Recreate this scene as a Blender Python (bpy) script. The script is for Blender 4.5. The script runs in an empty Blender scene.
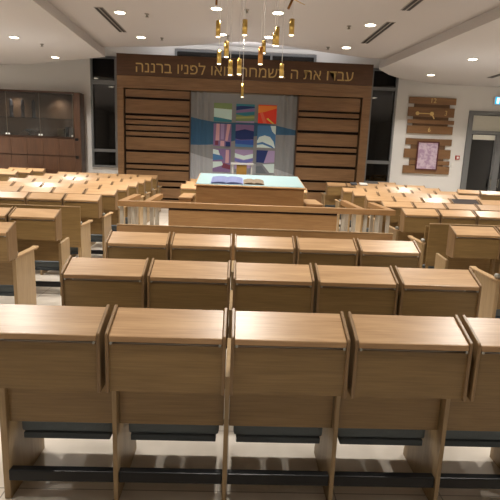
import bpy, bmesh, math, random
from mathutils import Vector, Matrix
random.seed(7)
sc = bpy.context.scene
C = sc.collection

# ------------------------------------------------------------ camera
F = 490.0; PI_, RO, YA = 0.19751, 0.03921, 0.03224; H = 1.85
FW = Vector((math.sin(YA)*math.cos(PI_), math.cos(YA)*math.cos(PI_), -math.sin(PI_)))
r0 = Vector((math.cos(YA), -math.sin(YA), 0)); u0 = r0.cross(FW)
RR = r0*math.cos(RO) + u0*math.sin(RO); UU = -r0*math.sin(RO) + u0*math.cos(RO)
cd = bpy.data.cameras.new('camera'); cam = bpy.data.objects.new('camera', cd); C.objects.link(cam)
M = Matrix((( RR.x, UU.x, -FW.x, 0), (RR.y, UU.y, -FW.y, 0), (RR.z, UU.z, -FW.z, H), (0, 0, 0, 1)))
cam.matrix_world = M
cd.sensor_width = 36; cd.sensor_height = 36; cd.lens = F/500*36; cd.clip_start = .05; cd.clip_end = 100
sc.camera = cam

# ------------------------------------------------------------ materials
def newmat(name):
    m = bpy.data.materials.new(name); m.use_nodes = True
    nt = m.node_tree; b = nt.nodes['Principled BSDF']
    return m, nt, b
def lin(c):
    return tuple(((x/255)/12.92 if x/255 <= .04045 else ((x/255+.055)/1.055)**2.4) for x in c) + (1,)
def plain(name, c, rough=.5, metal=0, emit=None, es=0, coat=0, alpha=None, trans=0, bump=0, bscale=200):
    m, nt, b = newmat(name)
    b.inputs['Base Color'].default_value = lin(c)
    b.inputs['Roughness'].default_value = rough; b.inputs['Metallic'].default_value = metal
    b.inputs['Coat Weight'].default_value = coat
    if emit: b.inputs['Emission Color'].default_value = lin(emit); b.inputs['Emission Strength'].default_value = es
    if trans: b.inputs['Transmission Weight'].default_value = trans
    n = nt.nodes.new('ShaderNodeTexNoise'); n.inputs['Scale'].default_value = bscale
    tc = nt.nodes.new('ShaderNodeTexCoord'); nt.links.new(tc.outputs['Object'], n.inputs['Vector'])
    if bump:
        bp = nt.nodes.new('ShaderNodeBump'); bp.inputs['Strength'].default_value = bump; bp.inputs['Distance'].default_value = .004
        nt.links.new(n.outputs['Fac'], bp.inputs['Height']); nt.links.new(bp.outputs['Normal'], b.inputs['Normal'])
    return m
def wood(name, dark, light, rough=.4, axis=0, scale=1.0, coat=.15, var=.18):
    m, nt, b = newmat(name); L = nt.links.new; N = nt.nodes.new
    tc = N('ShaderNodeTexCoord'); oi = N('ShaderNodeObjectInfo')
    off = N('ShaderNodeVectorMath'); off.operation = 'SCALE'; off.inputs['Scale'].default_value = 37
    cmb = N('ShaderNodeCombineXYZ')
    for i in range(3): L(oi.outputs['Random'], cmb.inputs[i])
    L(cmb.outputs[0], off.inputs[0])
    ad = N('ShaderNodeVectorMath'); ad.operation = 'ADD'; L(tc.outputs['Object'], ad.inputs[0]); L(off.outputs[0], ad.inputs[1])
    mp = N('ShaderNodeMapping'); s = [9*scale]*3; s[axis] = 1.1*scale; mp.inputs['Scale'].default_value = s
    L(ad.outputs[0], mp.inputs['Vector'])
    n1 = N('ShaderNodeTexNoise'); n1.inputs['Scale'].default_value = 1.6; n1.inputs['Detail'].default_value = 5; n1.inputs['Distortion'].default_value = 1.2
    L(mp.outputs[0], n1.inputs['Vector'])
    mp2 = N('ShaderNodeMapping'); s2 = [90*scale]*3; s2[axis] = 3*scale; mp2.inputs['Scale'].default_value = s2
    L(ad.outputs[0], mp2.inputs['Vector'])
    n2 = N('ShaderNodeTexNoise'); n2.inputs['Scale'].default_value = 1.5; n2.inputs['Detail'].default_value = 3
    L(mp2.outputs[0], n2.inputs['Vector'])
    mx = N('ShaderNodeMix'); mx.data_type = 'FLOAT'; mx.inputs[0].default_value = .5
    L(n1.outputs['Fac'], mx.inputs[2]); L(n2.outputs['Fac'], mx.inputs[3])
    cr = N('ShaderNodeValToRGB'); cr.color_ramp.elements[0].position = .3; cr.color_ramp.elements[1].position = .7
    cr.color_ramp.elements[0].color = lin(dark); cr.color_ramp.elements[1].color = lin(light)
    L(mx.outputs[0], cr.inputs[0])
    hs = N('ShaderNodeHueSaturation'); L(cr.outputs[0], hs.inputs['Color'])
    mr = N('ShaderNodeMapRange'); mr.inputs['To Min'].default_value = 1-var; mr.inputs['To Max'].default_value = 1+var
    L(oi.outputs['Random'], mr.inputs['Value']); L(mr.outputs[0], hs.inputs['Value'])
    L(hs.outputs[0], b.inputs['Base Color'])
    b.inputs['Roughness'].default_value = rough; b.inputs['Coat Weight'].default_value = coat; b.inputs['Coat Roughness'].default_value = .25
    bp = N('ShaderNodeBump'); bp.inputs['Strength'].default_value = .12; bp.inputs['Distance'].default_value = .002
    L(n2.outputs['Fac'], bp.inputs['Height']); L(bp.outputs[0], b.inputs['Normal'])
    return m
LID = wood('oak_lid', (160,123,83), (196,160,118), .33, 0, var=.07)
OAK = wood('oak_panel_shaded', (124,98,58), (152,123,78), .42, 0, var=.06)  # oak of the lids in darker tones, the fronts' shade put into colour
OAKV = wood('oak_side', (144,118,82), (174,148,108), .45, 2, var=.05)
OAKS = wood('oak_box_side', (122,94,62), (154,124,86), .42, 2, var=.05)
OAKE = wood('oak_edge', (162,130,90), (190,158,116), .45, 1, var=.04)
RAIL = wood('bimah_oak', (144,106,66), (176,136,90), .4, 0, var=.05)
ARK = wood('walnut_slats', (122,90,60), (158,122,86), .42, 0, .5, var=.0)
ARKD = wood('walnut_header', (82,56,38), (106,75,52), .45, 0, .5, var=0)
ARKG = plain('dark_groove', (38,22,18), .7)
CAB = wood('walnut_cabinet', (62,40,26), (92,62,42), .4, 2, .6, var=.03)
CABIN = wood('walnut_inside', (100,76,58), (124,96,74), .5, 2, .6, var=.0)
PLANK = wood('plank_wood', (110,78,48), (142,104,66), .5, 0, .5, var=.12)
METAL = plain('satin_metal', (150,146,138), .35, 1)
BLACKM = plain('black_metal', (18,18,20), .35, .3)
FAB = plain('slate_upholstery', (104,114,120), .95, bump=.6, bscale=160)
FAB2 = plain('slate_piping', (78,86,92), .9)
HINGE = plain('pale_hinge', (170,168,160), .4, .4)
DARKLID = plain('dark_lid', (40,27,23), .75)
WALL = plain('white_paint', (222,220,217), .85, bump=.05, bscale=60)
CEIL = plain('ceiling_paint', (186,181,179), .9, bump=.04, bscale=60)
FRAME = plain('grey_aluminium', (126,128,130), .4, .5)
BRASS = plain('brass', (196,164,92), .28, 1)
BRASSP = plain('gold_paint', (214,184,120), .6)
WIRE = plain('pendant_wire', (215,213,208), .5)
LAMP = plain('lamp_lens', (255,244,220), .4, emit=(255,240,212), es=9)
PLAMP = plain('pendant_lens', (255,240,205), .4, emit=(255,232,190), es=3.5)
WHITE = plain('white_plastic', (225,224,220), .5)
SLOT = plain('dark_slot', (34,30,30), .6)
PAPER = plain('paper', (220,216,208), .8)
def glass(name, tint, rough, refl):
    m, nt, b = newmat(name); N = nt.nodes.new; L = nt.links.new
    t = N('ShaderNodeBsdfTransparent'); t.inputs[0].default_value = lin(tint)
    g = N('ShaderNodeBsdfGlossy'); g.inputs['Roughness'].default_value = rough
    fr = N('ShaderNodeFresnel'); fr.inputs[0].default_value = 1.5
    ml = N('ShaderNodeMath'); ml.operation = 'MULTIPLY_ADD'; ml.inputs[1].default_value = 1; ml.inputs[2].default_value = refl
    L(fr.outputs[0], ml.inputs[0])
    mx = N('ShaderNodeMixShader'); L(ml.outputs[0], mx.inputs[0]); L(t.outputs[0], mx.inputs[1]); L(g.outputs[0], mx.inputs[2])
    L(mx.outputs[0], nt.nodes['Material Output'].inputs[0]); return m
GLASS = glass('night_glass', (40,45,50), .03, .035)
CGLASS = glass('cabinet_glass', (225,228,230), .03, .02)
# floor tile
FLOOR, nt, b = newmat('stone_tiles'); N = nt.nodes.new; L = nt.links.new
tc = N('ShaderNodeTexCoord'); br = N('ShaderNodeTexBrick'); br.offset = 0; br.inputs['Scale'].default_value = 1
br.inputs['Brick Width'].default_value = .6; br.inputs['Row Height'].default_value = .6; br.inputs['Mortar Size'].default_value = .004
br.inputs['Color1'].default_value = lin((236,227,214)); br.inputs['Color2'].default_value = lin((226,217,204)); br.inputs['Mortar'].default_value = lin((170,160,148))
L(tc.outputs['Object'], br.inputs['Vector'])
n = N('ShaderNodeTexNoise'); n.inputs['Scale'].default_value = 3; n.inputs['Detail'].default_value = 8; L(tc.outputs['Object'], n.inputs['Vector'])
mx = N('ShaderNodeMix'); mx.data_type = 'RGBA'; mx.blend_type = 'MULTIPLY'; mx.inputs[0].default_value = .5
cr = N('ShaderNodeValToRGB'); cr.color_ramp.elements[0].position = .35; cr.color_ramp.elements[0].color = (.72,.7,.67,1); cr.color_ramp.elements[1].position = .65
L(n.outputs['Fac'], cr.inputs[0]); L(br.outputs['Color'], mx.inputs[6]); L(cr.outputs[0], mx.inputs[7]); L(mx.outputs[2], b.inputs['Base Color'])
b.inputs['Roughness'].default_value = .3

# ------------------------------------------------------------ mesh helpers
class MB:
    def __init__(s): s.bm = bmesh.new(); s.mats = []
    def mi(s, m):
        if m not in s.mats: s.mats.append(m)
        return s.mats.index(m)
    def box(s, x0, x1, y0, y1, z0, z1, m, bev=0, rot=None):
        vs = [s.bm.verts.new((x, y, z)) for x in (x0, x1) for y in (y0, y1) for z in (z0, z1)]
        if rot:
            for v in vs: v.co = rot @ v.co
        k = s.mi(m); fs = []
        for f in ((0,1,3,2), (4,6,7,5), (0,4,5,1), (2,3,7,6), (0,2,6,4), (1,5,7,3)):
            fc = s.bm.faces.new([vs[i] for i in f]); fc.material_index = k; fs.append(fc)
        if bev:
            es = set(e for f in fs for e in f.edges)
            r = bmesh.ops.bevel(s.bm, geom=list(es), offset=bev, segments=2, affect='EDGES', profile=.6)
            for f in r['faces']: f.material_index = k
        return s
    def prism(s, pts, a0, a1, m, axis='x', bev=0):
        k = s.mi(m)
        def mk(p, a):
            return (a, p[0], p[1]) if axis == 'x' else ((p[0], a, p[1]) if axis == 'y' else (p[0], p[1], a))
        A = [s.bm.verts.new(mk(p, a0)) for p in pts]; B = [s.bm.verts.new(mk(p, a1)) for p in pts]
        fs = [s.bm.faces.new(A), s.bm.faces.new(B[::-1])]
        for i in range(len(pts)):
            j = (i+1) % len(pts); fs.append(s.bm.faces.new((A[j], A[i], B[i], B[j])))
        for f in fs: f.material_index = k
        bmesh.ops.recalc_face_normals(s.bm, faces=fs)
        if bev:
            es = set(e for f in fs for e in f.edges)
            r = bmesh.ops.bevel(s.bm, geom=list(es), offset=bev, segments=1, affect='EDGES')
            for f in r['faces']: f.material_index = k
        return s
    def tube(s, p, q, r, m, n=12, r2=None, caps=True):
        p = Vector(p); q = Vector(q); d = (q-p).normalized(); a = d.orthogonal().normalized(); c = d.cross(a); k = s.mi(m)
        r2 = r if r2 is None else r2
        A = [s.bm.verts.new(p+(a*math.cos(t)+c*math.sin(t))*r) for t in [2*math.pi*i/n for i in range(n)]]
        B = [s.bm.verts.new(q+(a*math.cos(t)+c*math.sin(t))*r2) for t in [2*math.pi*i/n for i in range(n)]]
        for i in range(n):
            f = s.bm.faces.new((A[i], A[(i+1) % n], B[(i+1) % n], B[i])); f.material_index = k; f.smooth = True
        if caps:
            for l in (A[::-1], B): s.bm.faces.new(l).material_index = k
        return s
    def lathe(s, prof, c, m, n=20):
        k = s.mi(m); rings = []
        for r, z in prof:
            rings.append([s.bm.verts.new((c[0]+r*math.cos(2*math.pi*i/n), c[1]+r*math.sin(2*math.pi*i/n), c[2]+z)) for i in range(n)])
        for A, B in zip(rings, rings[1:]):
            for i in range(n):
                f = s.bm.faces.new((A[i], A[(i+1) % n], B[(i+1) % n], B[i])); f.material_index = k; f.smooth = True
        for l in (rings[0][::-1], rings[-1]): s.bm.faces.new(l).material_index = k
        return s
    def poly(s, pts, m):
        f = s.bm.faces.new([s.bm.verts.new(p) for p in pts]); f.material_index = s.mi(m); return s
    def build(s, name, parent=None, loc=None):
        me = bpy.data.meshes.new(name); s.bm.to_mesh(me); s.bm.free()
        for m in s.mats: me.materials.append(m)
        o = bpy.data.objects.new(name, me); C.objects.link(o)
        if parent: o.parent = parent
        if loc: o.location = loc
        return o
def tag(o, label, cat, group=None):
    o['label'] = label; o['category'] = cat
    if group: o['group'] = group
    return o
def thing(name, label, cat, loc=(0,0,0), rz=0, group=None):
    o = bpy.data.objects.new(name, None); C.objects.link(o); o.location = loc; o.rotation_euler = (0,0,rz); o.empty_display_size = .2
    return tag(o, label, cat, group)
def struct(mb, name, parent=None):
    o = mb.build(name, parent)
    if not parent: o['kind'] = 'structure'
    return o
def copy_children(src, dst, skip=()):
    for ch in list(src.children):
        if ch.name.split('.')[0] in skip: continue
        c = ch.copy(); C.objects.link(c); c.parent = dst
        for g in list(ch.children):
            d = g.copy(); C.objects.link(d); d.parent = c
            

# ------------------------------------------------------------ room shell
XL, XR, YB, YW = -9.6, 10.4, -3.6, 17.0
struct(MB().box(XL-.2, XR+.2, YB-.2, YW+.4, -.12, 0, FLOOR), 'floor')
struct(MB().box(XL-.2, XL, YB, YW+.2, 0, 5.3, WALL), 'wall_left')
struct(MB().box(XR, XR+.2, YB, YW+.2, 0, 5.3, WALL), 'wall_right')
struct(MB().box(XL-.2, XR+.2, YB-.2, YB, 0, 5.3, WALL), 'wall_back')
# front wall with openings (windows either side of the ark, clerestory, door)
def wall_with_holes(holes, x0, x1, z0, z1, y0, y1, m):
    mb = MB(); xs = sorted({x0, x1, *[h[0] for h in holes], *[h[1] for h in holes]}); zs = sorted({z0, z1, *[h[2] for h in holes], *[h[3] for h in holes]})
    for a, b_ in zip(xs, xs[1:]):
        run = None
        for c, d in zip(zs, zs[1:]):
            cx, cz = (a+b_)/2, (c+d)/2
            solid = not any(h[0] < cx < h[1] and h[2] < cz < h[3] for h in holes)
            if solid: run = (run[0], d) if run else (c, d)
            if (not solid or d == z1) and run: mb.box(a, b_, y0, y1, run[0], run[1], m); run = None
    return mb
WL = (-4.90, -4.04, 1.15, 4.72); WR = (4.36, 5.26, .95, 4.72); CL = (-2.15, 2.48, 4.6, 5.04); DR = (7.78, 10.1, 0, 3.5)
struct(wall_with_holes([WL, WR, CL, DR], XL-.2, XR+.2, 0, 5.3, YW, YW+.2, WALL), 'wall_front')
# night outside behind the glass
def window(name, x0, x1, z0, z1, bars, vbars=()):
    fr = MB(); w = .07
    fr.box(x0, x0+w, YW-.06, YW+.1, z0, z1, FRAME).box(x1-w, x1, YW-.06, YW+.1, z0, z1, FRAME)
    fr.box(x0+w, x1-w, YW-.06, YW+.1, z0, z0+w, FRAME).box(x0+w, x1-w, YW-.06, YW+.1, z1-w, z1, FRAME)
    for z, h in bars: fr.box(x0+w, x1-w, YW-.05, YW+.1, z-h/2, z+h/2, FRAME)
    for x in vbars: fr.box(x-w/2, x+w/2, YW-.05, YW+.1, z0+w, z1-w, FRAME)
    o = fr.build(name); o['kind'] = 'structure'
    g = MB().box(x0+w, x1-w, YW+.03, YW+.045, z0+w, z1-w, GLASS).build('pane', o)
    return o
window('window_1', *WL, [(3.9, .13), (1.71, .1)])
window('window_2', *WR, [(4.08, .1), (1.67, .11)])
window('window_3', *CL, [], [-.6, 1.0])
NIGHT = plain('night_backdrop', (14,16,19), 1)
struct(MB().box(XL-1, XR+1, YW+1.6, YW+1.65, -.5, 6, NIGHT), 'night_sheet_outside')  # dark sheet standing in for the night beyond the panes
# door at right
d = MB(); dx0, dx1, dz = DR[0], DR[1], DR[3]
d.box(dx0, dx0+.15, YW-.06, YW+.12, 0, dz, FRAME).box(dx1-.15, dx1, YW-.06, YW+.12, 0, dz, FRAME).box(dx0+.15, dx1-.15, YW-.06, YW+.12, dz-.13, dz, FRAME)
d.box(dx0+.15, dx1-.15, YW-.06, YW+.12, 2.74, 2.85, FRAME).box(8.82, 9.0, YW-.06, YW+.12, 0, 2.74, FRAME)
for a, b_ in ((dx0+.15, 8.82), (9.0, dx1-.15)):
    d.box(a, a+.05, YW-.03, YW+.06, 0.05, 2.72, FRAME).box(b_-.05, b_, YW-.03, YW+.06, .05, 2.72, FRAME).box(a+.05, b_-.05, YW-.03, YW+.06, .05, .2, FRAME)
do = struct(d, 'door_1')
for a, b_ in ((dx0+.2, 8.77), (9.05, dx1-.2)): MB().box(a, b_, YW+.01, YW+.025, .2, 2.7, GLASS).build('pane', do)
tr = MB()
SLAT = plain('blind_slat', (222,220,208), .6)
for k in range(10): tr.box(dx0+.16, dx1-.16, YW-.0, YW+.05, 2.86+k*.05, 2.9+k*.05, SLAT)
tr.box(dx0+.16, dx1-.16, YW+.051, YW+.06, 2.86, 3.36, SLAT); tr.build('transom_blind', do)
rb = MB().box(dx0+.22, 8.76, YW-.05, YW-.02, 2.56, 2.72, SLAT); rb.build('roller_blind', do)
for x in (8.78, 9.04): MB().tube((x, YW-.12, .95), (x, YW-.12, 1.25), .018, METAL).tube((x, YW-.12, 1.0), (x, YW-.03, 1.0), .012, METAL).tube((x, YW-.12, 1.2), (x, YW-.03, 1.2), .012, METAL).build('door_handle', do)

# ceilings
ZC, ZS, ZU = 4.5, 4.3, 5.2
KC = (ZC-H)/(4.7-H)
arc = [(x*KC, y*KC) for x, y in [(-4.3, 15.4), (-3.0, 15.1), (-2.3, 14.95), (-1.7, 14.73), (-1.1, 14.4), (-.5, 14.0), (.2, 13.75), (.9, 13.95), (1.6, 14.3), (2.2, 14.6), (2.8, 14.85), (3.4, 15.1), (4.6, 15.4)]]
cm = MB()
cm.prism([(-4.0, YB)] + arc + [(5.5, YB)], ZC, ZC+.1, CEIL, 'z')
struct(cm, 'ceiling')
# raised part of the ceiling beyond the curved edge
rc = MB().box(-10, 10.6, 13.0, YW+.2, ZU, ZU+.08, CEIL)
struct(rc, 'ceiling_raised')
# lowered side soffits
EL = [(XL, YB), (-3.35, YB), (-3.8, 14.63), (-4.6, 15.15), (-5.35, 15.6), (-6.5, 16.4), (-7.9, YW-.0), (XL, YW-.0)]
ER = [(XR, YB), (5.05, YB), (4.47, 9.0), (3.94, 14.6), (4.5, 15.5), (5.14, 16.2), (6.1, 16.75), (7.1, YW), (XR, YW)]
SOF = plain('soffit_paint', (194,190,188), .9, bump=.04, bscale=60)
struct(MB().prism(EL, ZS, ZU+.05, SOF, 'z'), 'ceiling_soffit_left')
struct(MB().prism(ER, ZS, ZU+.05, SOF, 'z'), 'ceiling_soffit_right')

# ------------------------------------------------------------ downlights
def side(x): return 'left' if x < 0 else 'right'
dls = [(-2.64, 11.45, ZC, 'in the main ceiling, front left of the hanging lamps'), (-2.64, 13.8, ZC, 'in the main ceiling above the left slats of the ark'),
       (-.53, 10.8, ZC, 'nearest one left of the hanging lamps'), (-.49, 13.05, ZC, 'behind the hanging lamps, left one'),
       (.74, 10.9, ZC, 'behind the hanging lamps at the top of the photo'), (.69, 13.1, ZC, 'behind the hanging lamps, right one'),
       (2.83, 11.5, ZC, 'right of the hanging lamps beside a slot vent'), (2.82, 13.9, ZC, 'above the right slats of the ark'),
       (-5.38, 12.5, ZS, 'in the left soffit, nearer one'), (-5.32, 15.0, ZS, 'in the left soffit, farther one'),
       (5.7, 12.6, ZS, 'in the right soffit, nearer one'), (5.65, 15.15, ZS, 'in the right soffit, farther one')]
dls = [(x*KC, y*KC, z, s) if z == ZC else (x, y, z, s) for x, y, z, s in dls]
for x, y, z, s in dls:
    t = thing('ceiling_downlight', 'round white recessed downlight ' + s, 'light', (x, y, z), 0, 'round downlights in the ceiling')
    MB().lathe([(.125, -.012), (.125, 0), (.095, 0), (.095, -.012)], (0,0,0), WHITE).build('trim_ring', t)
    MB().lathe([(.10, -.016), (.10, -.001)], (0,0,0), LAMP).build('lens', t)
def lamp(x, y, z, e, size=.16, col=(1, .94, .86), spread=2.1, kind='AREA'):
    l = bpy.data.lights.new('lamp', kind); l.energy = e; l.color = col
    l.shape = 'DISK'; l.size = size; l.spread = spread
    o = bpy.data.objects.new('lamp', l); C.objects.link(o); o.location = (x, y, z); return o
EN = 43
for x, y, z, s in dls: lamp(x, y, z-.04, EN*(.75 if z == ZC else 1.15))
for y in (8.9, 6.4, 3.9, 1.4):
    for x in (-2.6, .1, 2.9): lamp(x, y, ZC-.04, EN*(.8 if y > 2 else .4))
for y in (10.0, 7.5, 5.0, 2.5):
    for x in (-5.4, 5.8): lamp(x, y, ZS-.04, EN*.8)
for y in (13.5, 8.5, 3.5):
    for x in (-8.2, 8.6): lamp(x, y, ZS-.04, EN*.8)

def up_fill(x, y, z, e, sx, sy):
    o = lamp(x, y, z, e, sx, (1, .97, .95), 3.1); o.data.shape = 'RECTANGLE'; o.data.size_y = sy; o.rotation_euler = (math.pi, 0, 0)
lamp(-7.2, 14.6, ZS-.04, 70); lamp(-8.9, 15.2, ZS-.04, 50); lamp(8.0, 14.8, ZS-.04, 40)  # extra unseen lamps added to brighten the end walls
up_fill(.15, 16.2, 4.62, 45, 6.4, .25)            # unseen strip added on top of the ark to brighten the recess
for x in (-5.6, 0, 6.0):
    for y in (3.0, 8.0, 12.5): up_fill(x, y, 3.0, 9, 3.0, 2.0)  # unseen upward fill lights added in mid-air to brighten the ceilings
lamp(-7.3, 16.68, 3.40, 5, .3, (1, .9, .75)); lamp(-5.9, 16.68, 3.40, 5, .3, (1, .9, .75))  # unseen lamps added under the cabinet top to brighten its inside
def slot(x0, y0, x1, y1, label, k=KC):
    x0, y0, x1, y1 = x0*k, y0*k, x1*k, y1*k
    v = Vector((x1-x0, y1-y0, 0)); ang = math.atan2(v.y, v.x); Lh = v.length/2
    t = thing('linear_diffuser', label, 'vent', ((x0+x1)/2, (y0+y1)/2, ZC), ang, 'slot air diffusers in the main ceiling')
    m = MB().box(-Lh, Lh, -.09, .09, -.01, 0, plain('diffuser_frame', (150,146,140), .6)); m.build('frame', t)
    for o in (-.045, .045): MB().box(-Lh+.02, Lh-.02, o-.027, o+.027, -.016, -.01, SLOT).build('slot', t)
    return t
slot(-3.02, 11.15, -3.0, 13.3, 'dark double slot air diffuser in the ceiling on the left')
slot(3.2, 11.2, 3.16, 13.3, 'dark double slot air diffuser above the right end of the ark')
slot(3.24, 8.2, 3.2, 10.3, 'dark double slot air diffuser at the top edge, right of the lamps')
slot(7.45, 13.0, 7.45, 15.2, 'dark slot air diffuser at the right edge', 1).location.z = ZS
for x, y, z, lb in [(-2.07, 11.5, ZC, 'small ceiling sprinkler right of the left slot diffuser'), (-2.09, 13.8, ZC, 'small ceiling sprinkler above the left header lettering'),
              (.09, 10.8, ZC, 'small ceiling sprinkler among the hanging lamps, nearer one'), (-.35, 13.2, ZC, 'small ceiling sprinkler among the hanging lamps, farther one'),
              (2.4, 11.7, ZC, 'small ceiling sprinkler right of the hanging lamps, nearer one'), (2.34, 13.97, ZC, 'small ceiling sprinkler above the right header lettering'), (-5.0, 13.2, ZS, 'small ceiling sprinkler in the left soffit')]:
    if z == ZC: x *= KC; y *= KC
    tag(MB().lathe([(.05, 0), (.05, -.01), (.02, -.015), (.02, -.05), (.04, -.055), (.04, -.062)][::-1], (x, y, z), METAL, 10).build('ceiling_sprinkler'), lb, 'sprinkler', 'ceiling sprinklers')

# ------------------------------------------------------------ seats
W = .57
ZB, ZT, DP, RS = .735, 1.0107, .1936, .076     # box bottom, lid front height, depth, rise
def build_seat(name_t='pew_seat'):
    t = thing(name_t, 'x', 'seat')
    hw = W/2 - .0115; s = .015
    # box body
    b_ = MB()
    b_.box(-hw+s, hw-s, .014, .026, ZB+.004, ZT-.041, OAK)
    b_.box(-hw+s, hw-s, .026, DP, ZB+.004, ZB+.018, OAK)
    bx = b_.build('desk_box', t)
    for sg in (-1, 1):
        a = -hw if sg < 0 else hw-s
        MB().prism([(0, ZB), (0, ZT+.006), (.006, ZT+.014), (DP, ZT+RS+.014), (DP, ZB+.02), (DP-.02, ZB)], a, a+s, OAKS, 'x', .0025).build('box_side', t)
    # lid
    th = .026; sl = RS/DP
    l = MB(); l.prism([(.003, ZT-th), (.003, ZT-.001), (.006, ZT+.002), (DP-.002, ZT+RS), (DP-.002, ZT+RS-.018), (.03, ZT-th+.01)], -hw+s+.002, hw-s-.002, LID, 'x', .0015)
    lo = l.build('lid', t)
    h = MB().tube((-hw+s+.012, .008, ZT-.031), (hw-s-.012, .008, ZT-.031), .0028, METAL, 8)
    for x in (-hw+s+.012, hw-s-.012): h.tube((x, -.002, ZT-.031), (x, .010, ZT-.031), .0065, HINGE, 8)
    h.build('hinge', lo)
    # backrest
    MB().prism([(DP+.05, .435), (DP+.05, .965), (DP+.07, .965), (DP+.07, .435)], -W/2+.014, W/2-.014, OAK, 'x', .002).build('backrest', t)
    # seat cushion with front roll and piping
    c = MB().box(-W/2+.04, W/2-.04, DP+.13, DP+.52, .33, .41, FAB, .018)
    co = c.build('seat_cushion', t)
    MB().box(-W/2+.055, W/2-.055, DP+.12, DP+.48, .295, .33, FAB2, .006).build('seat_pan', co)
    for sg in (-1, 1): MB().tube((sg*(W/2-.0125), DP+.2, .37), (sg*(W/2-.041), DP+.2, .37), .014, BLACKM, 10).build('seat_pivot', co)
    # black foot bar
    MB().box(-W/2+.013, W/2-.013, DP+.015, DP+.06, .113, .175, BLACKM, .006).build('foot_bar', t)
    return t
DIV = [(DP+.003, 0), (DP+.003, .735), (.76, .72), (.775, .70), (.76, .665), (.66, .62), (.56, .56), (.535, .47), (.545, .36), (.60, .25), (.655, .12), (.68, .04), (.68, 0)]
ENDP = [(DP+.02, 0), (DP+.02, .72), (.67, .72), (.67, 0)]
SHORT = [(DP+.02, 0), (DP+.02, .665), (.52, .69), (.52, 0)]
def side_mesh(kind):
    m = MB()
    if kind == 'div':
        m.prism(DIV, -.0115, .0115, OAKV, 'x', .002)
    elif kind == 'short':
        m.prism(SHORT, -.018, .018, OAKV, 'x', .003)
    else:
        m.prism(ENDP, -.018, .018, OAKV, 'x', .003)
        m.prism([(DP+.02, .721), (DP+.02, .738), (.69, .738), (.755, .748), (.768, .738), (.755, .722), (.70, .714), (.67, .721)], -.032, .032, OAKE, 'x', .003)
    o = m.build('side_panel'); me = o.data; bpy.data.objects.remove(o); return me
SM = {k: side_mesh(k) for k in ('div', 'end', 'short')}
m = MB().lathe([(.022, -.02), (.03, 0), (.022, .02)], (0, DP+.06, .76), HINGE, 14); o = m.build('arm_hinge'); HM = o.data; bpy.data.objects.remove(o)
def add_side(t, x, kind, hinge=0):
    o = bpy.data.objects.new('side_panel', SM[kind]); C.objects.link(o); o.parent = t; o.location = (x, 0, 0)
    if hinge:
        h_ = bpy.data.objects.new('arm_hinge', HM); C.objects.link(h_); h_.parent = o; h_.location = (-hinge*.0, .0, .008)
proto = build_seat()
ORD = ['first', 'second', 'third', 'fourth', 'fifth', 'sixth', 'seventh']
first = [True]
def row(x0, y, n, block, rowdesc, group, endk='end', fromleft=True, boxless=False, skip=(), rz=0, dark=(), boxoff=0):
    """n seats from x0 (left edge) at lid front plane y"""
    for i in range(n):
        if i in skip: continue
        ca, sa = math.cos(rz), math.sin(rz)
        lx = W*(i+.5); px, py = x0+lx*ca, y+lx*sa
        ordn = ORD[i - sum(1 for q in skip if q < i)] if fromleft else ORD[n-1-i]
        kind = 'boxless' if boxless else 'desk-topped'
        lab = 'oak %s pew seat, %s from the %s, %s' % (kind, ordn, 'left' if fromleft else 'right', rowdesc)
        if first[0]: t = proto; first[0] = False
        else:
            t = proto.copy(); C.objects.link(t); copy_children(proto_kids, t, skip=('desk_box', 'box_side', 'lid') if boxless else ())
        t.location = (px, py, 0); t.rotation_euler = (0, 0, rz)
        tag(t, lab, 'seat', group)
        add_side(t, -W/2, endk if (i == 0 or i-1 in skip) else 'div', 1 if ((i == 0 or i-1 in skip) and endk == 'end') else 0)
        if i == n-1 or (i+1) in skip: add_side(t, W/2-.009, endk, 1 if endk == 'end' else 0)
        if boxoff:
            for ch in t.children:
                if ch.name.split('.')[0] in ('desk_box', 'box_side', 'lid'): ch.location.x += boxoff
        if i in dark:
            for ch in t.children:
                if ch.name.startswith('lid'):
                    ch.data = ch.data.copy(); ch.data.materials[0] = DARKLID
# keep a pristine set of children to copy from (the first placed seat gets side panels later, so build it last)
class Kids: pass
proto_kids = Kids(); proto_kids.children = list(proto.children)
# centre block
row(-1.72+.5*W-.0135*0+.01, 2.10, 5, 'centre', 'nearest row of the centre block', 'nearest centre row', fromleft=True) if 0 else None
cx = -.0135 - 2*W
row(cx, 2.10, 5, 'c', 'nearest row', 'seats of the nearest row')
row(cx, 3.165, 5, 'c', 'second row of the centre block', 'seats of the second centre row')
row(cx, 4.29, 5, 'c', 'third row of the centre block', 'seats of the third centre row')
row(cx, 5.40, 5, 'c', 'fourth centre row', 'seats of the fourth centre row', boxless=True)
for k, y in enumerate((10.9, 12.0, 13.1)):
    row(cx-.1, y, 5, 'c', '%s centre row past the reading table' % ORD[k], 'centre seats beyond the reading table')
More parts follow.
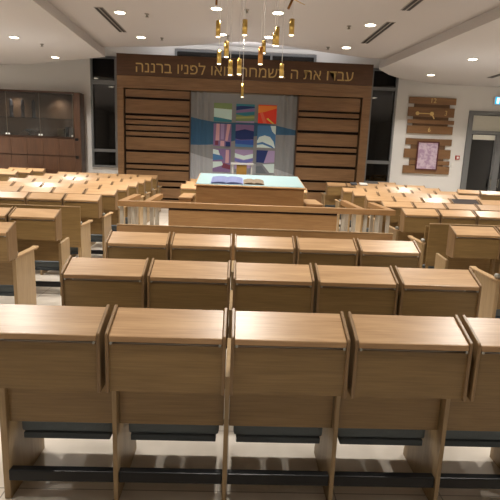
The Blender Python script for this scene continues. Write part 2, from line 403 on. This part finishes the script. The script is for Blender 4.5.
# side blocks
LY = [4.61, 5.72, 6.70, 7.70, 8.76, 9.82, 10.88, 11.95, 13.02, 14.1]
LX = [-2.185, -2.125, -2.19, -2.13, -2.13, -2.16, -2.18, -2.22, -2.23, -2.26]
for k, (y, x) in enumerate(zip(LY, LX)):
    row(x-5*W, y, 5, 'l', '%s left-block row' % (ORD+['eighth', 'ninth', 'tenth'])[k], 'seats of the left block', fromleft=False, endk='short' if k in (1,) else 'end', boxless=(k == 2), boxoff=(.055, .045, 0)[min(k, 2)])
RY = [4.28, 5.48, 6.22, 7.32, 8.42, 9.52, 10.62, 11.72, 12.80, 13.85]
for k, y in enumerate(RY):
    row(2.545 + (.015 if k == 1 else 0), y, 5, 'r', '%s right-block row' % (ORD+['eighth', 'ninth', 'tenth'])[k], 'seats of the right block', endk='short' if k in (1,) else 'end', boxless=(k == 2), boxoff=-.05 if k == 1 else 0, skip=(0,) if k == 8 else (), dark=(3,) if k == 5 else ())
for k, y in enumerate((13.6, 14.6, 15.55)):
    row(-6.0-2*W, y, 2, 'lw', '%s far left wing row' % ORD[k], 'seats of the far left wing', fromleft=False)
row(5.78, 12.75, 3, 'rw', 'angled far right wing row', 'seats of the far right wing', rz=-.3)
row(4.35, 15.0, 1, 'rw', 'below the tall window right of the ark', 'seats of the far right wing')

# continuous boards on the back of the box-less rows
for x0, x1, y, lb in ((-1.354, 1.835, 5.40, 'long plain oak board backing the fourth centre row before the railing'),
                      (-2.19-5*W, -2.17, 6.70, 'tall plain oak board behind the third left row, beside the aisle'),
                      (2.58, 2.58+5*W, 6.22, 'tall plain oak board behind the third right row, beside the aisle')):
    t = thing('back_board', lb, 'panel', ((x0+x1)/2, y+DP-.02, 0), 0, 'plain back boards of the rows without desks')
    hwid = (x1-x0)/2; nn = 3 if x0 > -2 and x0 < 0 else 2
    zb = .60 if nn == 3 else .43; zt = .975 if nn == 3 else 1.0
    for sx_ in (-hwid+.03, hwid-.03): MB().box(sx_-.015, sx_+.015, -.002, .016, 0, zb-.001, OAKV).build('support', t)
    for i in range(nn):
        a = -hwid + 2*hwid*i/nn; b2 = -hwid+2*hwid*(i+1)/nn
        MB().box(a+.002, b2-.002, -.004, .018, zb, zt, RAIL if nn == 3 else OAK, .003).build('board', t)
    MB().box(-hwid, hwid, -.008, .02, zt+.001, zt+.011, OAKE, .002).build('top_edge', t)

# ------------------------------------------------------------ bimah railing and reading table
t = thing('bimah_railing', 'oak railing with pale posts around the raised reading platform', 'railing', (0, 0, 0))
r = MB().box(-1.83, 2.515, 7.62, 7.74, .948, 1.034, RAIL, .006); r.build('front_rail', t)
for x in (-1.83, 2.395): MB().box(x, x+.12, 7.75, 8.85, .948, 1.034, RAIL, .006).build('side_rail', t)
for x in (-1.45, 1.95): MB().box(x, x+.1, 7.75, 9.1, .948, 1.034, RAIL, .006).build('inner_rail', t)
fp = MB().box(-1.05, 1.60, 7.64, 7.70, .12, .915, RAIL, .003); fp.build('front_panel', t)
MB().box(-1.05, 1.60, 7.66, 7.72, .916, .947, ARKG).build('painted_gap_shade', t)  # solid dark strip painting the shade between rail and front panel
POST = plain('pale_post', (178,170,156), .5)
for x in (-1.78, -1.6, -1.42, -1.24, 1.70, 1.88, 2.06, 2.24, 2.42):
    MB().box(x-.024, x+.024, 7.65, 7.71, 0, .947, POST, .004).build('post', t)
for x in (-1.77, 2.46, -1.40, 2.0):
    for y in (8.2, 8.75): MB().box(x-.03, x+.03, y-.03, y+.03, 0, .947, POST, .004).build('post', t)
tag(MB().box(-1.05, 1.60, 7.78, 9.9, 0, .18, RAIL, .01).build('bimah_platform'), 'low oak platform carrying the reading table behind the railing', 'platform')

t = thing('reading_table', 'wide oak reading table with a sloping pale cloth top behind the railing', 'table', (.235, 8.4, .18))
z = -.18
MB().prism([(0, .965+z), (0, 1.245+z), (1.13, 1.38+z), (1.13, .965+z)], -.925, .925, RAIL, 'x', .008).build('table_box', t)
MB().prism([(-.02, 1.25+z), (-.02, 1.272+z), (1.15, 1.41+z), (1.15, 1.388+z)], -.95, .95, RAIL, 'x', .003).build('table_top', t)
CLOTH = plain('pale_blue_cloth', (122,146,150), .8, bump=.1)
MB().prism([(.03, 1.280+z), (.03, 1.284+z), (1.14, 1.415+z), (1.14, 1.411+z)], -.93, .93, CLOTH, 'x').build('cloth_top', t)
MB().box(-.8, .8, .12, 1.0, .04, .965+z, ARKG).build('plinth', t)
MB().box(-.85, .85, .08, 1.04, 0, .04, RAIL).build('foot', t)
# open books on the table
def open_book(px, py, w, dp, cover, page, lab, rz=0):
    sl = math.atan2(.131, 1.11); zt = .18+1.285-.18 + (py-8.43)*math.tan(sl)
    t = thing('open_book', lab, 'book', (px, py, zt+.003), rz, 'open books on the reading table'); t.rotation_euler = (sl, 0, rz)
    MB().box(-w/2, w/2, -dp/2, dp/2, 0, .006, cover, .001).build('cover', t)
    for sg in (-1, 1):
        m = MB(); m.prism([(0, .007), (0, .018), (sg*w*.12, .032), (sg*w*.3, .03), (sg*(w/2-.012), .014), (sg*(w/2-.012), .007)], -dp/2+.01, dp/2-.01, page, 'y'); m.build('pages', t)
open_book(-.17, 8.8, .56, .62, plain('blue_cover', (96,98,150), .6), plain('lilac_page', (84,92,130), .8), 'open book with bluish lilac pages on left of reading table')
open_book(.30, 8.72, .36, .42, plain('brown_cover', (96,74,58), .6), plain('tan_page', (98,84,66), .8), 'open book with tan pages at the middle of the reading table')
tag(MB().prism([(1.22, 8.5), (1.52, 8.5), (1.52, 9.4), (1.22, 9.4)], .97, 1.0, LID, 'z', .003).box(1.23, 1.51, 8.52, 9.38, .181, .97, RAIL).build('side_shelf'), 'oak side shelf standing right of the reading table', 'shelf')
tag(MB().prism([(-1.05, 8.9), (-.8, 8.9), (-.8, 9.8), (-1.05, 9.8)], .97, 1.0, LID, 'z', .003).box(-1.04, -.81, 8.92, 9.78, .181, .97, RAIL).build('side_shelf'), 'oak side shelf standing left of the reading table', 'shelf')

# lectern before the curtain
t = thing('lectern', 'small tan lectern with white frame standing before the coloured curtain', 'lectern', (.14, 14.3, 0))
TAN = plain('tan_panel', (176,136,66), .5)
for x in (-.29, .25): MB().box(x, x+.04, -.2, .2, 0, 1.48, WHITE, .004).build('frame_post', t)
MB().box(-.32, .32, -.24, .24, 1.48, 1.53, WHITE, .004).build('top', t)
MB().box(-.16, .13, -.21, -.18, .1, 1.48, TAN, .004).build('front_panel', t)
MB().box(-.25, .25, -.2, .2, .05, .1, WHITE).build('base', t)
t = thing('low_railing', 'low grey metal railing right of the lectern below the curtain', 'railing', (1.0, 14.35, 0))
for z in (.85, 1.05, 1.2): MB().tube((-.5, 0, z), (.75, 0, z), .014, METAL, 8).build('bar', t)
for x in (-.5, .75): MB().tube((x, 0, 0), (x, 0, 1.21), .018, METAL, 8).build('post', t)

# ------------------------------------------------------------ ark
AX0, AX1, AY = -3.67, 3.99, 15.4
t = thing('torah_ark', 'wide walnut ark wall with horizontal slats and gold lettering on its header', 'ark', (0, AY, 0))
MB().box(AX0, AX1, 0, .3, 3.955, 4.555, ARKD).build('header', t)
MB().box(AX0, AX1, .01, .3, 3.59, 3.945, ARK).build('fascia', t)
for a, b_ in ((AX0, AX0+.19), (AX1-.25, AX1)): MB().box(a, b_, .0, .3, 0, 3.585, ARK, .004).build('pilaster', t)
MB().box(AX0+.19, -1.50, .2, .3, 0, 3.58, ARKG).build('backing', t)
MB().box(1.81, AX1-.25, .2, .3, 0, 3.58, ARKG).build('backing', t)
def slats(x0, x1, gaps, name):
    m = MB(); z1 = 3.56
    for g, w in gaps + [(0.0, 0)]:
        m.box(x0, x1, .05, .19, g + w/2, z1, ARK, .006); z1 = g - w/2
    m.build(name, t)
lg = [(3.31, .07), (2.83, .07), (2.685, .045), (2.524, .045), (2.346, .05), (2.183, .055), (1.749, .07), (1.356, .06), (1.188, .05), (.85, .06), (.665, .06), (.3, .06)]
rg = [(3.134, .06), (2.957, .055), (2.527, .085), (2.092, .06), (1.911, .07), (1.469, .08), (1.022, .07), (.71, .07), (.3, .06)]
slats(AX0+.24, -1.50, lg, 'slat_panel'); slats(1.81, AX1-.30, rg, 'slat_panel')
MB().box(-1.50, -1.47, .0, .3, 0, 3.58, ARKD).build('jamb', t); MB().box(1.78, 1.81, 0, .3, 0, 3.58, ARKD).build('jamb', t)
MB().box(AX0, AX1, .3, 1.3, 4.0, 4.5, ARKD).build('canopy', t)
for a, b_ in ((AX0, -1.5), (1.81, AX1)): MB().box(a, b_, .31, 1.25, 0, 3.99, ARKD).build('side_body', t)
MB().box(-1.5, 1.81, .9, 1.0, 0, 3.99, ARKD).build('inner_back', t)
# lettering, right to left
txt = "עבדו את ה בשמחה בואו לפניו ברננה"
cu = bpy.data.curves.new('lettering', 'FONT'); cu.body = txt[::-1]; cu.size = .5; cu.extrude = .008
tmp = bpy.data.objects.new('tmp', cu); C.objects.link(tmp); bpy.context.view_layer.update()
me = bpy.data.meshes.new_from_object(tmp.evaluated_get(bpy.context.evaluated_depsgraph_get())); bpy.data.objects.remove(tmp)
xs = [v.co.x for v in me.vertices]; ys = [v.co.y for v in me.vertices]
tw, thh = max(xs)-min(xs), max(ys)-min(ys); tx0, tx1 = -3.1, 3.40
sx = (tx1-tx0)/tw; sy = .33/thh
for v in me.vertices:
    x, y, zz = v.co; v.co = (tx0+(x-min(xs))*sx, -zz-.004, 4.05+(y-min(ys))*sy)
me.materials.clear(); me.materials.append(BRASSP)
iv = sorted((min(me.vertices[v].co.x for v in p.vertices), max(me.vertices[v].co.x for v in p.vertices)) for p in me.polygons)
cuts = []; hi = iv[0][1]
gaps = []
for a, b_ in iv:
    if a > hi: gaps.append((a-hi, (a+hi)/2))
    hi = max(hi, b_)
cuts = sorted(g[1] for g in sorted(gaps)[-6:])
for w_ in range(7):
    lo_, hi_ = ([-99]+cuts)[w_], (cuts+[99])[w_]
    b2 = bmesh.new(); b2.from_mesh(me)
    bmesh.ops.delete(b2, geom=[v for v in b2.verts if not lo_ < v.co.x < hi_], context='VERTS')
    m2_ = bpy.data.meshes.new('lettering'); b2.to_mesh(m2_); b2.free(); m2_.materials.append(BRASSP) if not m2_.materials else None
    o = bpy.data.objects.new('lettering', m2_); C.objects.link(o); o.parent = t; o['label'] = 'gold Hebrew word on the header'

# curtain
CUR, nt, b = newmat('curtain_fabric'); N = nt.nodes.new; L = nt.links.new
tc = N('ShaderNodeTexCoord'); sp = N('ShaderNodeSeparateXYZ'); L(tc.outputs['Object'], sp.inputs[0])
def math_(op, a, b_=None, c=None):
    n = N('ShaderNodeMath'); n.operation = op
    for i, v in enumerate((a, b_, c)):
        if v is None: continue
        if isinstance(v, (int, float)): n.inputs[i].default_value = v
        else: L(v, n.inputs[i])
    return n.outputs[0]
X_, Z_ = sp.outputs[0], sp.outputs[2]
wv = math_('MULTIPLY', math_('SINE', math_('MULTIPLY', X_, 2.2)), .06)
top = math_('ADD', math_('MULTIPLY_ADD', X_, -.07, 2.72), wv); bot = math_('ADD', math_('MULTIPLY_ADD', X_, .14, 2.2), wv)
low = math_('ADD', math_('MULTIPLY_ADD', X_, -.16, 1.52), wv)
blue = math_('MULTIPLY', math_('LESS_THAN', Z_, top), math_('GREATER_THAN', Z_, bot)); whi = math_('LESS_THAN', Z_, low)
m1 = N('ShaderNodeMix'); m1.data_type = 'RGBA'; m1.inputs[6].default_value = lin((154,157,160)); m1.inputs[7].default_value = lin((68,112,148)); L(blue, m1.inputs[0])
m2 = N('ShaderNodeMix'); m2.data_type = 'RGBA'; m2.inputs[7].default_value = lin((190,194,200)); L(whi, m2.inputs[0]); L(m1.outputs[2], m2.inputs[6])
L(m2.outputs[2], b.inputs['Base Color']); b.inputs['Roughness'].default_value = .85
ct = thing('ark_curtain', 'grey pleated curtain with blue band and nine colourful squares closing the ark', 'curtain', (0, AY+.12, 0))
bm = bmesh.new(); nx = 220; cols = []
for i in range(nx+1):
    x = -1.46 + 3.23*i/nx
    e = min(1, max(0, (abs(x-.16)-.95)/.25)); y = .03*math.sin(x*26+math.sin(x*5))*e + .006*math.sin(x*14)
    cols.append((bm.verts.new((x, y, .35)), bm.verts.new((x, y*1.0, 3.575))))
for a, b2 in zip(cols, cols[1:]):
    f = bm.faces.new((a[0], b2[0], b2[1], a[1])); f.smooth = True
me = bpy.data.meshes.new('drape'); bm.to_mesh(me); bm.free(); me.materials.append(CUR)
dr = bpy.data.objects.new('drape', me); C.objects.link(dr); dr.parent = ct
FM = {}
def fm(c):
    if c not in FM: FM[c] = plain('felt_%02x%02x%02x' % c, tuple(min(255, int(v*1.25)+12) for v in c), .9)
    return FM[c]
gr, tl, nv, bl, pu, lv, wt, rd, og, yl, pk, gy, mn = (104,124,84), (48,110,126), (30,44,92), (62,104,148), (112,92,132), (140,124,160), (178,198,202), (206,56,42), (226,112,48), (214,172,80), (176,140,148), (110,114,122), (104,52,70)
sq = [
 [[(0,0,1,0,1,1,0,1), gr], [(0,.12,1,.05,1,.68,0,.72), (170,204,192)], [(0,0,1,0,1,.12,0,.26), tl]],
 [[(0,0,1,0,1,1,0,1), tl], [(0,.66,1,.82,1,.88,.3,.9,0,.86), nv], [(0,.5,1,.62,1,.8,0,.64), pu], [(0,.1,.4,.05,1,.14,1,.44,.5,.36,0,.44), gr], [(0,.2,1,.26,1,.36,0,.3), (140,146,90)], [(0,0,1,0,1,.1,0,.06), lv]],
 [[(0,0,1,0,1,1,0,1), rd], [(0,.55,.35,.62,1,.84,1,.95,0,.95), og], [(.3,.0,.5,.0,.25,.6,.1,.55), (196,90,70)], [(.45,.25,.55,.3,.9,0,.8,0), yl]],
 [[(0,0,1,0,1,1,0,1), pu], [(.12,.25,.34,.25,.34,1,.16,1), pk], [(.66,.25,.8,.25,.95,1,.76,1), pk], [(.42,.3,.58,.3,.6,1,.4,1), lv], [(.1,.04,.28,.04,.28,.24,.1,.24), mn], [(.4,0,.62,0,.62,.24,.4,.24), pk], [(.7,.0,.95,.0,.95,.2,.7,.2), nv]],
 [[(0,0,1,0,1,1,0,1), pu], [(0,.36,.3,.32,1,.36,1,.72,.5,.8,0,.7), nv], [(0,.1,1,.1,1,.34,.3,.3,0,.34), (44,70,140)], [(0,0,1,0,1,.1,0,.14), bl]],
 [[(0,0,1,0,1,1,0,1), bl], [(.0,.0,1,0,.9,.3,.7,.5,.4,.56,.1,.48,0,.3), wt], [(.0,.2,.3,.26,.8,.1,.95,.0,.85,0,.3,.16,0,.12), bl], [(.7,1,1,1,1,.6,.8,.75), wt]],
 [[(0,0,1,0,1,1,0,1), pu], [(0,.5,.6,.55,.5,.7,.0,.78), bl], [(0,.78,.4,.72,.3,.94,.0,.98), wt], [(0,.16,.6,.3,.5,.46,0,.44), wt], [(.7,.4,.9,.4,.9,.96,.72,.96), pk], [(.5,.2,1,.12,1,.3,.6,.4), mn]],
 [[(0,0,1,0,1,1,0,1), lv], [(0,.66,.5,.56,1,.66,1,.84,.5,.74,0,.84), wt], [(0,.5,.5,.4,1,.52,1,.64,.5,.54,0,.62), (92,96,160)], [(0,0,1,0,1,.22,0,.16), gy]],
 [[(0,0,1,0,1,1,0,1), gy], [(0,.48,.42,.46,.62,1,0,1), nv], [(.42,.46,1,.5,1,1,.64,1), lv], [(.35,.4,1,.44,1,.04,.75,.04), wt], [(0,0,.6,0,.3,.34,0,.3), (90,96,104)]]]
xc = [(-.765, -.215), (-.087, .475), (.585, 1.15)]; zr = [(2.72, 3.27), (1.99, 2.66), (1.2, 1.91)]
for k, layers in enumerate(sq):
    x0, x1 = xc[k % 3]; z0, z1 = zr[k//3]; m = MB()
    for q, (pts, c) in enumerate(layers):
        m.poly([(x0+(x1-x0)*pts[i], -.018-.002*q, z0+(z1-z0)*pts[i+1]) for i in range(0, len(pts), 2)], fm(c))
    m.build('applique_square', ct)
MB().tube((-1.46, 0, 3.57), (1.77, 0, 3.57), .018, METAL).build('curtain_rod', ct)

# ------------------------------------------------------------ display cabinet (left)
CX0, CX1, CY = -9.5, -5.12, 16.5
t = thing('display_cabinet', 'tall walnut cabinet with glass display doors above rows of drawers', 'cabinet', (0, CY, 0))
m = MB(); m.box(CX0, CX1, .42, .46, 0, 3.5, CABIN).build('back_panel', t)
for x0, x1 in ((CX0, CX0+.05), (CX1-.2, CX1)): MB().box(x0, x1, 0, .42, 0, 3.50, CAB, .004).build('side_panel', t)
MB().box(CX0+.05, CX1-.2, 0.02, .42, 3.45, 3.51, CAB, .004).build('top_panel', t)
MB().box(CX0+.05, CX1-.2, 0.02, .42, 2.06, 2.1, CAB, .004).build('middle_shelf', t)
MB().box(CX0+.05, CX1-.2, .1, .42, 2.65, 2.665, CGLASS).build('glass_shelf', t)
for x in (-8.55, -7.5, -6.42): pass
gd = [(CX0+.05, -8.5), (-8.49, -7.46), (-7.45, -6.41), (-6.40, -5.35)]
for a, b_ in gd:
    g = MB().box(a, b_-.006, 0.0, .008, 2.1, 3.445, CGLASS).build('glass_door', t)
    MB().box(b_-.014, b_-.004, -.003, .0, 2.1, 3.44, METAL).build('edge_strip', g)
    for x in (a+.03, b_-.04): MB().box(x-.025, x+.025, -.012, 0, 2.11, 2.16, WHITE, .003).build('clip', g)
zs = [(0.0, .56), (.57, .98), (.99, 1.47), (1.49, 2.04)]
for i in range(8):
    a = CX0+.05 + (CX1-.2-CX0-.05)*i/8; b_ = CX0+.05 + (CX1-.2-CX0-.05)*(i+1)/8
    for z0, z1 in zs: MB().box(a+.004, b_-.004, 0.0, .03, z0+.006, z1-.006, CAB, .003).build('drawer', t)
for z in (2.03, 1.46): MB().box(-5.30, -5.2, -.025, -.001, z-.045, z+.045, BLACKM, .004).build('lock', t)
DKS = plain('dark_silver', (44,44,52), .6, .2); SIL = plain('silver', (170,170,170), .25, 1)
for x, lb in ((-7.42, 'leftmost'), (-7.05, 'middle'), (-6.7, 'rightmost')):
    tag(MB().lathe([(.07, 0), (.075, .03), (.05, .05), (.055, .3), (.07, .34), (.05, .4), (.055, .5), (.02, .56), (.01, .58)], (x, CY+.25, 2.667), DKS, 16).build('ornament'), 'tall dark ornament on the upper glass shelf of the cabinet, %s of three' % lb, 'ornament', 'dark ornaments on the cabinet shelf')
t = thing('silver_bowl', 'silver footed bowl on the lower shelf of the display cabinet', 'bowl', (-6.85, CY+.22, 2.102))
MB().lathe([(.07, 0), (.02, .02), (.02, .08), (.1, .11), (.15, .2), (.14, .2), (.09, .125)], (0,0,0), SIL).build('bowl', t)
MB().tube((-.14, 0, .18), (-.24, 0, .12), .012, SIL).tube((.14, 0, .18), (.24, 0, .12), .012, SIL).build('handle', t)
tag(MB().lathe([(.1, 0), (.16, .015), (.17, .03)], (-7.4, CY+.2, 2.102), SIL).build('silver_plate'), 'flat silver plate at the left end of the lower cabinet shelf', 'plate')
tag(MB().box(-5.93, -5.72, CY+.15, CY+.3, 2.101, 2.36, plain('beige_box', (150,132,100), .6), .006).build('keepsake_box'), 'beige box on the lower shelf in the right end of the cabinet', 'box')
tag(MB().box(-5.66, -5.56, CY+.15, CY+.35, 2.101, 2.42, plain('black_book', (28,24,26), .6), .004).build('standing_book'), 'black book standing beside the beige box in the cabinet', 'book')
tag(MB().box(-5.54, -5.40, CY+.12, CY+.32, 2.101, 2.40, plain('grey_box', (120,112,106), .6), .004).build('grey_box'), 'grey box beside the black book in the cabinet', 'box')

# ------------------------------------------------------------ plank clock and framed document (right wall)
def planks(t, specs, back):
    for x0, x1, z0, z1, d_ in specs: MB().box(x0, x1, -d_, -.03, z0, z1, PLANK, .004).build('plank', t)
    MB().box(back[0], back[1], -.03, 0, back[2], back[3], plain('plank_back', (100,72,46), .6)).build('backing', t)
t = thing('plank_clock', 'wooden plank wall clock with gold hands and numbers, above the framed document', 'clock', (0, YW-.005, 0))
planks(t, [(5.68, 7.28, 3.65, 3.87, .06), (5.68, 7.26, 3.24, 3.54, .06), (5.69, 7.28, 3.01, 3.14, .075), (5.70, 7.27, 2.68, 2.94, .06)], (5.88, 7.09, 2.7, 3.85))
def text_part(body, x, z, size, parent, m, y=-.064):
    cu = bpy.data.curves.new('numeral', 'FONT'); cu.body = body; cu.size = size; cu.align_x = 'CENTER'; cu.align_y = 'CENTER'; cu.extrude = .004
    o = bpy.data.objects.new('tmp', cu); C.objects.link(o); bpy.context.view_layer.update()
    me = bpy.data.meshes.new_from_object(o.evaluated_get(bpy.context.evaluated_depsgraph_get())); bpy.data.objects.remove(o)
    for v in me.vertices: a, b_, c = v.co; v.co = (x+a, y-c, z+b_)
    me.materials.clear(); me.materials.append(m)
    o = bpy.data.objects.new('numeral', me); C.objects.link(o); o.parent = parent
text_part('12', 6.5, 3.76, .22, t, BRASSP); text_part('3', 6.97, 3.37, .22, t, BRASSP); text_part('6', 6.46, 2.81, .2, t, BRASSP)
hd = MB()
def yd(c, r_, m, mb, y0=-.075, y1=-.062):
    n = 24; A = [(c[0]+r_*math.cos(2*math.pi*i/n), c[1]+r_*math.sin(2*math.pi*i/n)) for i in range(n)]; mb.prism(A, y0, y1, m, 'y')
yd((6.49, 3.34), .065, BRASSP, hd); hd.box(6.05, 6.49, -.078, -.066, 3.33, 3.355, BRASSP); yd((6.0, 3.34), .06, BRASSP, hd)
hd.prism([(6.47, 3.34), (6.51, 3.33), (6.6, 3.18), (6.57, 3.17)], -.08, -.066, BRASSP, 'y')
hd.build('hands', t)
t = thing('framed_document', 'framed lilac document on wooden planks, on the right wall below the clock', 'picture', (0, YW-.005, 0))
planks(t, [(5.70, 7.29, 2.31, 2.52, .05), (5.68, 7.29, 1.87, 2.17, .05), (5.89, 7.29, 1.65, 1.79, .05), (5.69, 7.31, 1.34, 1.61, .05)], (5.90, 7.08, 1.36, 2.5))
fr = MB(); FRM = plain('maroon_frame', (84,34,34), .5)
x0, x1, z0, z1 = 6.11, 6.86, 1.47, 2.43
fr.box(x0, x0+.04, -.09, -.051, z0, z1, FRM).box(x1-.04, x1, -.09, -.051, z0, z1, FRM).box(x0+.04, x1-.04, -.09, -.051, z0, z0+.04, FRM).box(x0+.04, x1-.04, -.09, -.051, z1-.04, z1, FRM); fr.build('frame', t)
DOC, nt, b = newmat('lilac_document'); tc = nt.nodes.new('ShaderNodeTexCoord'); v = nt.nodes.new('ShaderNodeTexNoise'); v.inputs['Scale'].default_value = 9; v.inputs['Detail'].default_value = 6
nt.links.new(tc.outputs['Object'], v.inputs['Vector']); cr = nt.nodes.new('ShaderNodeValToRGB'); cr.color_ramp.elements[0].position = .4; cr.color_ramp.elements[1].position = .6
cr.color_ramp.elements[0].color = lin((168,140,168)); cr.color_ramp.elements[1].color = lin((204,186,200)); nt.links.new(v.outputs['Fac'], cr.inputs[0]); nt.links.new(cr.outputs[0], b.inputs['Base Color'])
MB().box(x0+.04, x1-.04, -.07, -.051, z0+.04, z1-.04, DOC).build('document', t)
t = thing('fire_alarm_point', 'small red fire alarm point on the white wall left of the door', 'alarm', (7.56, YW+.006, 1.93))
MB().box(-.07, .07, -.05, 0, -.07, .07, plain('alarm_red', (170,50,46), .5), .006).build('case', t)
MB().box(-.035, .035, -.056, -.05, -.035, .035, WHITE).build('button_plate', t)
tag(MB().box(7.38, 7.44, YW-.03, YW, 1.60, 1.74, WHITE, .006).build('wall_switch'), 'small white wall switch below left of the red alarm point', 'switch')
t = thing('exit_sign', 'lit cyan exit sign on the wall above the door, at the right edge', 'sign', (8.85, YW, 3.86))
MB().box(-.27, .27, -.06, 0, -.13, .13, WHITE, .006).build('case', t)
MB().box(-.25, .25, -.064, -.0605, -.115, .115, plain('sign_face', (20,150,200), .4, emit=(20,160,215), es=1.6)).build('face', t)
SW = plain('sign_white', (240,250,255), .4, emit=(230,250,255), es=2)
MB().box(-.2, -.12, -.068, -.0645, -.09, .09, SW).tube((-.02, -.066, .06), (-.02, -.067, .06), .028, SW).prism([(-.07, -.02), (.0, .03), (.05, -.01), (.03, -.03), (0, -.0), (-.02, -.04), (.02, -.09), (-.01, -.09), (-.05, -.04)], -.068, -.0645, SW, 'y').build('symbol', t)

# white booklet and dark booklet on far right-block lids
for (x, y, dx, dy, m, lb) in ((3.60, 13.93, .11, .13, PAPER, 'white booklet lying on a far right desk lid'), (3.32, 13.92, .09, .12, plain('grey_cover', (70,70,74), .6), 'dark grey book lying beside the white booklet')):
    o = MB().box(-dx, dx, -.075, .075, 0, .02, m, .002).build('booklet'); o.location = (x, 13.95, 1.0107+RS*.52+.02); o.rotation_euler = (math.atan2(RS, DP), 0, 0); tag(o, lb, 'book')

# ------------------------------------------------------------ hanging brass lamps
PX = [(-.381, 3.904, 3.667, .038), (-.24, 3.604, 3.373, .042), (-.358, 3.476, 3.267, .036), (-.166, 3.299, 3.08, .038), (-.02, 3.336, 3.102, .038), (.045, 2.962, 2.756, .022),
      (.05, 3.951, 3.724, .042), (.32, 3.521, 3.265, .04), (.376, 3.668, 3.477, .034), (.575, 3.837, 3.56, .036), (.545, 3.775, 3.592, .034), (.68, 3.288, 3.092, .036), (.803, 3.962, 3.726, .042)]
desc = ['high at the left edge of the cluster', 'second highest on the left, above the lettering', 'small, lower left of the cluster', 'before the header lettering, left of two', 'before the header lettering, right of two',
        'slimmest and lowest of the cluster', 'high at the middle of the cluster', 'coppery, hanging above the middle of the header', 'small, behind the coppery one', 'right half, front of an overlapping pair', 'right half, rear of an overlapping pair',
        'lowest on the right, before the lettering', 'high at the right edge of the cluster']
COPPER = plain('copper', (190,136,78), .35, 1)
CZ = 4.62
for k, ((x, z1, z0, r_), ds) in enumerate(zip(PX, desc)):
    y = 8.5 + [0, .05, .1, -.05, .0, .1, .05, -.06, .15, -.05, .08, 0, -.08][k]
    t = thing('pendant_lamp', 'brass cylinder pendant lamp, ' + ds, 'lamp', (x, y, z0), 0, 'brass cylinder lamps hanging over the reading table')
    h = z1-z0; mt = COPPER if k == 7 else BRASS
    MB().lathe([(r_*.9, .02), (r_, .0), (r_, h), (r_*.5, h+.006)], (0,0,0), mt, 18).build('shade', t)
    MB().lathe([(r_*.85, -.012), (r_*.9, -.001)], (0,0,0), PLAMP, 14).build('bulb', t)
    MB().tube((0, 0, h), (0, 0, ZC-.003-z0), .004, WIRE, 6).build('wire', t)
    if k % 2 == 0:
        l = lamp(x, y, z0-.03, 2.5, .06, (1, .85, .62))
t = thing('brass_chandelier_arm', 'crossed brass rods above the hanging lamps at the top edge', 'lamp frame', (.8, 8.27, 4.16))
MB().tube((-.3, 0, .18), (.18, 0, -.02), .016, BRASS, 8, .004).build('rod', t)
MB().tube((-.08, .04, -.08), (.06, .04, .24), .02, plain('dark_brass', (120,84,44), .35, 1), 8).build('rod', t)
MB().tube((0, .04, .1), (0, .04, .338), .008, BRASS, 8).build('stem', t)
t = thing('brass_chandelier_arm', 'short brass rod at the top edge above the left lamps', 'lamp frame', (-.42, 8.5, 4.2))
MB().tube((0, 0, -.06), (.0, 0, .15), .018, plain('dark_brass2', (120,84,44), .35, 1), 8).build('rod', t)
MB().tube((0, 0, .15), (0, 0, .298), .006, BRASS, 8).build('stem', t)

# ------------------------------------------------------------ light and colour
w = bpy.data.worlds.new('world'); sc.world = w; w.use_nodes = True
w.node_tree.nodes['Background'].inputs[0].default_value = (.9, .93, 1, 1); w.node_tree.nodes['Background'].inputs[1].default_value = .02
sc.view_settings.view_transform = 'Standard'; sc.view_settings.look = 'None'; sc.view_settings.exposure = 0.0
sc.cycles.max_bounces = 6; sc.cycles.diffuse_bounces = 4; sc.cycles.sample_clamp_indirect = 4; sc.cycles.transparent_max_bounces = 8
try:
    sc.cycles.use_denoising = True
except Exception: pass
